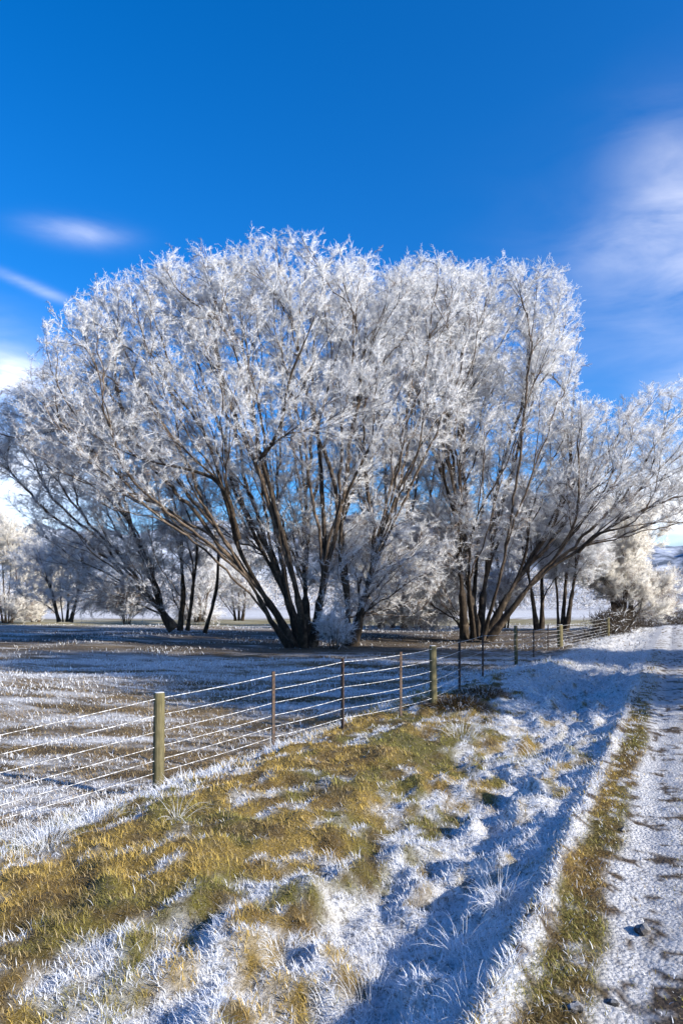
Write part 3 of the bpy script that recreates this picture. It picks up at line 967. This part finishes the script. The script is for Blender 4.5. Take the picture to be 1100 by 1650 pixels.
# ------------------------------------------------------------------ fence
def wood_material():
    m, t, b = mat_new('weathered post wood')
    tcn = N(t, 'ShaderNodeTexCoord')
    mp_ = N(t, 'ShaderNodeMapping')
    mp_.inputs['Scale'].default_value = (1, 1, .06)
    L(t, tcn.outputs['Object'], mp_.inputs[0])
    n1 = noise(t, 60, 6, .65, mp_.outputs[0])
    n2 = noise(t, 7, 3, .5, tcn.outputs['Object'])
    v = ramp(t, n1, [(.3, (.07, .06, .034)), (.7, (.21, .18, .098))])
    v = mixc(t, .5, v, ramp(t, n2, [(.35, (.45, .5, .42)), (.65, (1, 1, 1))]), 'MULTIPLY')
    g = N(t, 'ShaderNodeNewGeometry')
    sp = N(t, 'ShaderNodeSeparateXYZ')
    L(t, g.outputs['Normal'], sp.inputs[0])
    v = mixc(t, M2(t, 'MULTIPLY', M2(t, 'GREATER_THAN', sp.outputs[2], .6), .7), v, FROST)
    L(t, v, b.inputs['Base Color'])
    bump(t, b, n1, .6, .01)
    return m


def steel_material():
    m, t, b = mat_new('rusty dark steel')
    tcn = N(t, 'ShaderNodeTexCoord')
    n1 = noise(t, 40, 4, .6, tcn.outputs['Object'])
    L(t, ramp(t, n1, [(.4, (.035, .03, .028)), (.65, (.10, .06, .04))]), b.inputs['Base Color'])
    b.inputs['Roughness'].default_value = .6
    return m


MAT_WOOD, MAT_STEEL = wood_material(), steel_material()
MAT_WIRE, wt, wb = mat_new('rimed wire')
wn = noise(wt, 30, 3, .6, N(wt, 'ShaderNodeTexCoord').outputs['Object'])
L(wt, ramp(wt, wn, [(.40, (.20, .19, .18)), (.62, (.72, .73, .76))]), wb.inputs['Base Color'])


def wood_post(x, y, h, r, parent, sink=.4, lean=(0, 0)):
    """round post, slightly out of true, with a chamfered top"""
    sides = 14
    th = np.arange(sides) / sides * 2 * math.pi
    zs = [(-sink, 1.04), (0, 1.02), (h * .3, 1.0), (h * .62, .985), (h - .025, .97), (h - .004, .90), (h, .80)]
    rg = np.random.default_rng(int(abs(x * 1000)) + 3)
    flat = 1 + .05 * np.sin(th * 2 + 1) + .03 * rg.normal(0, 1, sides)
    v = []
    for z, k in zs:
        v.append(np.stack([np.cos(th) * r * k * flat + lean[0] * z, np.sin(th) * r * k * flat + lean[1] * z, np.full(sides, z)], 1))
    v = np.vstack(v)
    f = []
    for i in range(len(zs) - 1):
        for k in range(sides):
            f.append((i * sides + k, i * sides + (k + 1) % sides, (i + 1) * sides + (k + 1) % sides, (i + 1) * sides + k))
    top = np.arange(sides)[None] + (len(zs) - 1) * sides
    o = new_mesh('post', v, [np.array(f), top], MAT_WOOD, parent, smooth=False)
    o.location = np.array((x, y, hz(x, y))) - np.array(parent.location)
    return o


def y_post(x, y, h, parent, a=0.3):
    """steel Y-section standard"""
    w, t = .026, .005
    sec = []
    for k in range(3):
        th = a + k * 2.094
        d, n = np.array([math.cos(th), math.sin(th)]), np.array([-math.sin(th), math.cos(th)])
        th2 = th + 1.047
        sec += [d * w - n * t, d * w + n * t, np.array([math.cos(th2), math.sin(th2)]) * t * 1.4]
    sec = np.array(sec)
    ns = len(sec)
    v = np.vstack([np.column_stack([sec, np.full(ns, z)]) for z in (-.4, h)])
    k = np.arange(ns)
    f = np.stack([k, (k + 1) % ns, (k + 1) % ns + ns, k + ns], 1)
    o = new_mesh('steel_post', v, [f, (k + ns)[None]], MAT_STEEL, parent, smooth=False)
    o.location = np.array((x, y, hz(x, y))) - np.array(parent.location)
    return o


def ground_at(px, py):
    """where the line of sight of a photo pixel meets the terrain"""
    for Y in np.arange(2.2, 90, .02):
        z = CAMZ + (HOR - py) / FPX * Y
        if z <= hz((px - 550) / FPX * Y, Y):
            return (px - 550) / FPX * Y, Y
    return (px - 550) / FPX * 60, 60.0


f0 = ground_at(255, 1268)
fence = empty('wire_fence', (f0[0], f0[1], hz(*f0)), 'wire fence with round wooden posts and thin steel standards along the paddock edge', 'fence')
f1 = ground_at(698, 1140)
f2 = ground_at(831, 1072)
f3 = ((902 - 550) / FPX * 30.0, 30.0)
f4 = ((979 - 550) / FPX * 36.0, 36.0)
fm = (f0[0] - 3.9, f0[1] - 4.6)
line = []                                   # (x, y, height) of every support in order
for p_, h_, r_ in ((fm, 1.05, .062), (f0, 1.06, .060), (f1, 1.0, .058), (f2, 1.25, .055), (f3, .95, .11), (f4, .95, .08)):
    wood_post(p_[0], p_[1], h_, r_, fence, lean=(.01 if p_ is f0 else -.012, .01))


def lerp2(a, b, t):
    return (a[0] + (b[0] - a[0]) * t, a[1] + (b[1] - a[1]) * t)


def at_px(a, b, px):
    """point on the ground line a-b that lies on a photo column"""
    k = (px - 550) / FPX
    t = (k * a[1] - a[0]) / ((b[0] - a[0]) - k * (b[1] - a[1]))
    return lerp2(a, b, t)


sup = [(fm, 1.0)]
sup += [(lerp2(fm, f0, .5), .92), (f0, 1.0)]
y_post(*lerp2(fm, f0, .5), .95, fence)
for px in (440, 552, 645):
    q = at_px(f0, f1, px)
    y_post(*q, 1.0, fence, a=px)
    sup.append((q, .96))
sup.append((f1, .96))
for px in (740, 777):
    q = at_px(f1, f2, px)
    y_post(*q, 1.0, fence, a=px)
    sup.append((q, .96))
sup.append((f2, 1.0))
for t_ in (.33, .66):
    q = lerp2(f2, f3, t_)
    y_post(*q, 1.0, fence, a=t_)
    sup.append((q, .92))
sup += [(f3, .9), (f4, .9)]
for w_, frac in enumerate((.99, .80, .62, .45, .30, .16)):
    pts = []
    for i in range(len(sup) - 1):
        (a, ha), (b, hb) = sup[i], sup[i + 1]
        za, zb = hz(*a) + ha * frac, hz(*b) + hb * frac
        n = 6
        for k in range(n):
            t = k / n
            q = lerp2(a, b, t)
            pts.append((q[0], q[1], za + (zb - za) * t - .01 * 4 * t * (1 - t)))
    pts.append((sup[-1][0][0], sup[-1][0][1], zb))
    pts = np.array(pts) - np.array(fence.location)
    d = unit(np.gradient(pts, axis=0))
    a_ = unit(np.cross(d, np.array([0, 0, 1.0])))
    b_ = np.cross(d, a_)
    th = np.arange(5) / 5 * 2 * math.pi
    rr = .0044
    v = (pts[:, None] + rr * (np.cos(th)[None, :, None] * a_[:, None] + np.sin(th)[None, :, None] * b_[:, None])).reshape(-1, 3)
    i0 = np.arange(len(pts) - 1)[:, None] * 5
    k = np.arange(5)
    f = np.stack([i0 + k, i0 + (k + 1) % 5, i0 + 5 + (k + 1) % 5, i0 + 5 + k], -1).reshape(-1, 4)
    new_mesh('wire', v, f, MAT_WIRE, fence)


# ------------------------------------------------------------------ grass
def blades(base, d, ln, w, bendv):
    """two-segment tapering blades"""
    n = len(base)
    side = unit(np.cross(d, np.array([0, 0, 1.0])) + 1e-4)
    m = base + d * ln[:, None] * .5
    tip = m + unit(d + bendv) * ln[:, None] * .5
    v = np.empty((n, 5, 3))
    v[:, 0] = base - side * w[:, None] * .5
    v[:, 1] = base + side * w[:, None] * .5
    v[:, 2] = m + side * w[:, None] * .40
    v[:, 3] = m - side * w[:, None] * .40
    v[:, 4] = tip
    i = np.arange(n)[:, None] * 5
    return v.reshape(-1, 3), [np.concatenate([i, i + 1, i + 2, i + 3], 1), np.concatenate([i + 3, i + 2, i + 4], 1)]


def scatter(n, y0, y1, pw, rng):
    """more blades to the square metre near by, fewer far off"""
    t = rng.random(n)
    e = 2 - pw
    y = (y0 ** e + t * (y1 ** e - y0 ** e)) ** (1 / e)
    x = rng.uniform(-.62, .66, n) * (y + .4)
    return x, y


rg = np.random.default_rng(77)
NB = 340000
x, y = scatter(NB, 2.3, 24, 1.9, rg)
u, v = to_uv(x, y)
sn = sun_on(x, y)
fc = frost_cover(x, y, u, v, sn)
on_track = v > -.60
wob = (fbm(u * 1.2, u * 0, 3, 2) - .5) * .16
strip = (v + wob > -.66) & (v + wob < -.34)
strip2 = (v + wob > .0) & (v < .9)
pe = 5.0 - 1.5 * ss(u, 14, 24)
pad = -v > pe
keep = (~on_track) | strip | (strip2 & (rg.random(NB) < .2)) | (rg.random(NB) < .10)
keep &= ~(pad & (rg.random(NB) < .35))
x, y, u, v, fc, strip, pad, on_track = [q[keep] for q in (x, y, u, v, fc, strip, pad, on_track)]
n = len(x)
edge = (v > -.80) & (v < -.62)
pf = fc.copy()
pf[on_track] = .35
pf[strip] = .12 + .35 * ss(u[strip], 7, 15)
pf[edge] = .62 + .3 * ss(fbm(u[edge] * 2.2, u[edge] * 0, 3, 4), .4, .6)
st_ = fbm(x * .25, y * 1.3, 4, 3)
pf[pad] = np.clip((st_[pad] - .47) * 2.2 + .28 + .32 * ss(y[pad], 12, 17), .03, .95)
fro = rg.random(n) < pf ** 1.15
col = grass_colour(u, v)
col[pad] = np.array([.27, .19, .09])
br = fbm(u * 2, v * 2, 2, 1)
mixs = (rg.random(n) < .22)
col[mixs] = STRAW
col = col * (.5 + .95 * rg.random((n, 1)))
col[fro] = np.array(FROST) * (.78 + .25 * rg.random((fro.sum(), 1)))
z = height(x, y)
az_ = rg.uniform(0, 2 * math.pi, n)
tl = rg.uniform(.35, 1.25, n)
d = np.stack([np.cos(az_) * np.sin(tl), np.sin(az_) * np.sin(tl), np.cos(tl)], 1)
ln = (.026 + .04 * rg.random(n) ** 1.5) * (1 + .5 * (fbm(u * 3, v * 3, 2, 3) - .3))
ln = ln * (1 + .8 * ss(fbm(u * 4.5, v * 4.5, 3, 6), .55, .8) * (~on_track))
ln = ln * np.where(on_track & ~strip, .5, 1) * np.where(strip, .8, 1) * np.where(edge, .8, 1) * np.where(pad, 1.15, 1) * (1 + 1.1 * np.exp(-((-v - pe[keep] + .35) / .3) ** 2)) * (1 + .25 * ss(y, 6, 16))
w = (.0022 + .0020 * rg.random(n)) * (1 + ss(y, 4, 9) * .9 + ss(y, 9, 20) * 1.6) * np.where(fro, 1.1, 1)
bv = np.stack([np.cos(az_), np.sin(az_), -.3 - .5 * rg.random(n)], 1) * .45
bvv, bff = blades(np.stack([x, y, z - .006], 1), d, ln, w, bv)
NF = 42000
xf, yf = scatter(NF, 16, 62, 1.2, rg)
uf, vf = to_uv(xf, yf)
kf = vf < -1.0
xf, yf, uf, vf = xf[kf], yf[kf], uf[kf], vf[kf]
nf = len(xf)
af, tf = rg.uniform(0, 2 * math.pi, nf), rg.uniform(.2, 1.2, nf)
df = np.stack([np.cos(af) * np.sin(tf), np.sin(af) * np.sin(tf), np.cos(tf)], 1)
cl = fbm(xf * .35, yf * .6, 4, 2)
under = np.exp(-((yf - 31) / 6) ** 2)
ff = rg.random(nf) < np.clip((cl - .5) * 4 + .5 - .35 * under, .04, .9)
cf_ = np.where(ff[:, None], np.array(FROST)[None], np.array([.17, .12, .07])[None]) * rg.uniform(.5, 1.1, (nf, 1))
bv2 = np.stack([np.cos(af), np.sin(af), -.4 * np.ones(nf)], 1) * .5
v2_, f2_ = blades(np.stack([xf, yf, height(xf, yf) - .02], 1), df, rg.uniform(.05, .15, nf) * (.6 + .9 * ss(cl, .4, .7)), rg.uniform(.012, .022, nf) * (1 + ss(yf, 20, 50)), bv2)
bff = [np.concatenate([a_q, b_q + len(bvv)]) for a_q, b_q in zip(bff, f2_)]
bvv = np.vstack([bvv, v2_])
col = np.vstack([col, cf_])
o = new_mesh('grass', bvv, bff, MAT_BLADE, col=np.repeat(np.clip(col, 0, .9), 5, 0), smooth=False)
o['kind'] = 'stuff'


def clump(px, py, n, hgt, spread, seed, label, frost=1.0, lean=(0, 0), wide=.0028, name='grass_clump', group='tall frosted grass clumps', curl=1.0):
    """tall dead grass: arching stalks of several segments"""
    X, Y = ground_at(px, py)
    r = np.random.default_rng(seed)
    vs, fs, cs = [], [], []
    k = 0
    for i in range(n):
        a = r.uniform(0, 2 * math.pi)
        b = np.array([math.cos(a), math.sin(a)]) * r.random() ** .6 * spread
        h = hgt * r.uniform(.45, 1.1)
        t0 = r.uniform(.05, .95)
        d = np.array([math.cos(a) * math.sin(t0) + lean[0], math.sin(a) * math.sin(t0) + lean[1], math.cos(t0)])
        p = np.array([b[0], b[1], hz(X + b[0], Y + b[1]) - hz(X, Y) - .02])
        ns = 6
        cv = r.uniform(.02, .34) * curl
        wd = wide * r.uniform(.6, 1.2)
        c = np.array(FROST) * r.uniform(.85, 1.05) if r.random() < frost else STRAW * r.uniform(.6, 1.2)
        for j in range(ns + 1):
            dn = unit(d)
            s1 = unit(np.cross(dn, np.array([.3, .5, .81])))
            s2 = np.cross(dn, s1)
            ww = wd * (1 - .75 * j / ns) * .5
            vs += [p + s1 * ww, p - s1 * ww * .5 + s2 * ww * .87, p - s1 * ww * .5 - s2 * ww * .87]
            cs += [np.clip(c, 0, .9)] * 3
            if j:
                q = k + (j - 1) * 3
                for e in range(3):
                    fs.append((q + e, q + (e + 1) % 3, q + 3 + (e + 1) % 3, q + 3 + e))
            p = p + dn * h / ns
            d = dn + np.array([math.cos(a), math.sin(a), -1.0]) * cv * (.4 + .25 * j) + r.normal(0, .06, 3)
        k += (ns + 1) * 3
    o = new_mesh(name, np.array(vs), np.array(fs), MAT_BLADE, col=np.array(cs))
    o.location = (X, Y, hz(X, Y))
    tag(o, label, 'grass clump', group)
    return o


for q in (
        (75, 1365, 46, .26, .16, 1, 'white frosted grass clump near the left edge below the fence'),
        (150, 1325, 40, .24, .2, 12, 'white frosted grass clump left of the nearest wooden post'),
        (20, 1350, 34, .22, .14, 13, 'white frosted grass clump cut by the left edge of the photo'),
        (285, 1320, 9, .34, .05, 2, 'few upright frosted stalks right of the nearest wooden post'),
        (745, 1185, 34, .42, .18, 3, 'straw and white arching grass clump right of the second wooden post', .7),
        (880, 1235, 16, .5, .25, 4, 'thin tall frosted stalks in the blue swale beside the upper track'),
        (805, 1455, 26, .24, .10, 5, 'frosted grass clump standing in the middle of the swale'),
        (745, 1530, 9, .26, .10, 6, 'loose bent frosted stalks in the lower swale left of the track'),
        (590, 1615, 11, .24, .12, 7, 'bent frosted stalks near the bottom edge of the photo'),
        (455, 1545, 38, .15, .10, 8, 'white frosted tuft beside the golden mound at the bottom'),
        (760, 1625, 16, .2, .1, 9, 'frosted stalks at the bottom right of the swale'),
        (830, 1085, 24, .6, .3, 10, 'grey frosted weeds on the verge below the third wooden post'),
        (640, 1355, 18, .16, .12, 14, 'small frosted tuft where the golden bank meets the swale'),
        (960, 1075, 20, .5, .4, 15, 'frosted weeds on the verge near the track crest'),
        (880, 1370, 20, .16, .12, 16, 'small frosted tuft on the left lip of the track')):
    clump(q[0], q[1], int(q[2] * 3.2), *q[3:7], frost=q[7] if len(q) > 7 else 1.0)


def tussock(px, py, wx, wy, h, seed, label):
    """dense dome of dead grass"""
    X, Y = ground_at(px, py)
    r = np.random.default_rng(seed)
    n = 1500
    a = r.uniform(0, 2 * math.pi, n)
    q = np.sqrt(r.random(n))
    bx, by = np.cos(a) * q * wx, np.sin(a) * q * wy
    dome = h * (1 - q ** 2) * .75
    base = np.stack([bx, by, height(X + bx, Y + by) - hz(X, Y) + dome * .6 - .02], 1)
    d = unit(np.stack([np.cos(a) * q * 1.2, np.sin(a) * q * 1.2, np.full(n, .8)], 1) + r.normal(0, .3, (n, 3)))
    ln = h * r.uniform(.4, .8, n)
    bv = np.stack([np.cos(a), np.sin(a), -1.2 * np.ones(n)], 1) * .7
    v_, f_ = blades(base, d, ln, r.uniform(.008, .016, n), bv)
    c = np.where(r.random((n, 1)) < .18, np.array(FROST)[None], np.array([.20, .13, .055])[None]) * r.uniform(.5, 1.15, (n, 1))
    o = new_mesh('grass_tussock', v_, f_, MAT_BLADE, col=np.repeat(np.clip(c, 0, .9), 5, 0), smooth=False)
    o.location = (X, Y, hz(X, Y))
    tag(o, label, 'grass tussock', 'brown grass tussocks on the verge')


tussock(735, 1140, .55, .4, .30, 5, 'olive brown grass tussock just right of the second wooden post')
tussock(775, 1122, .5, .4, .26, 6, 'dark brown grass tussock behind the olive one on the verge')


# ------------------------------------------------------------------ stones on the track
def stone(px, py, r, seed, label):
    X, Y = ground_at(px, py)
    rg_ = np.random.default_rng(seed)
    import bmesh
    bm = bmesh.new()
    bmesh.ops.create_icosphere(bm, subdivisions=2, radius=1)
    for v_ in bm.verts:
        k_ = 1 + .22 * math.sin(v_.co.x * 3 + seed) + .16 * math.sin(v_.co.y * 4.1 + seed * 2) + rg_.normal(0, .05)
        v_.co = Vector((v_.co.x * r * 1.25 * k_, v_.co.y * r * k_, v_.co.z * r * .65 * k_))
    me = bpy.data.meshes.new('stone')
    bm.to_mesh(me)
    bm.free()
    me.materials.append(MAT_STONE)
    o = bpy.data.objects.new('stone', me)
    C.objects.link(o)
    o.location = (X, Y, hz(X, Y) + r * .2)
    o.rotation_euler = (0, 0, seed)
    tag(o, label, 'stone', 'loose dark stones on the track')


MAT_STONE = bark_material('dark stone', (.03, .03, .03), (.10, .09, .085), .45)
stone(1035, 1505, .042, 1, 'largest dark stone lying on the frosted wheel rut')
stone(925, 1632, .03, 2, 'dark stone at the bottom edge between grass strip and rut')
stone(985, 1618, .022, 3, 'small dark stone near the bottom right of the track')
stone(1005, 1340, .035, 4, 'small dark stone on the track beside the upper grass strip')


# ------------------------------------------------------------------ hedge far along the track
def hedge():
    r = np.random.default_rng(9)
    n = 9000
    uu = r.uniform(38, 76, n)
    vv = -3.2 + 5.5 * ss(uu, 52, 74) + r.normal(0, .5, n)
    X, Y = to_xy(uu, vv)
    base = np.stack([X, Y, height(X, Y) + r.random(n) ** 1.3 * (.9 + .5 * fbm(uu * .4, vv, 2, 1))], 1)
    d = unit(r.normal(0, 1, (n, 3)) + np.array([0, 0, .6]))
    v_, f_ = spikes(base, d, r.uniform(.25, .6, n), r.uniform(.02, .045, n), r)
    c = np.where(r.random((n, 1)) < .07, np.array(FROST)[None] * .9, np.array([.05, .038, .028])[None]) * r.uniform(.6, 1.2, (n, 1))
    o = new_mesh('hedge', v_, f_, MAT_TWIG, col=np.repeat(np.clip(c, 0, .9), 4, 0))
    tag(o, 'low dark bare hedge along the far verge, crossing where the track ends', 'hedge')


hedge()
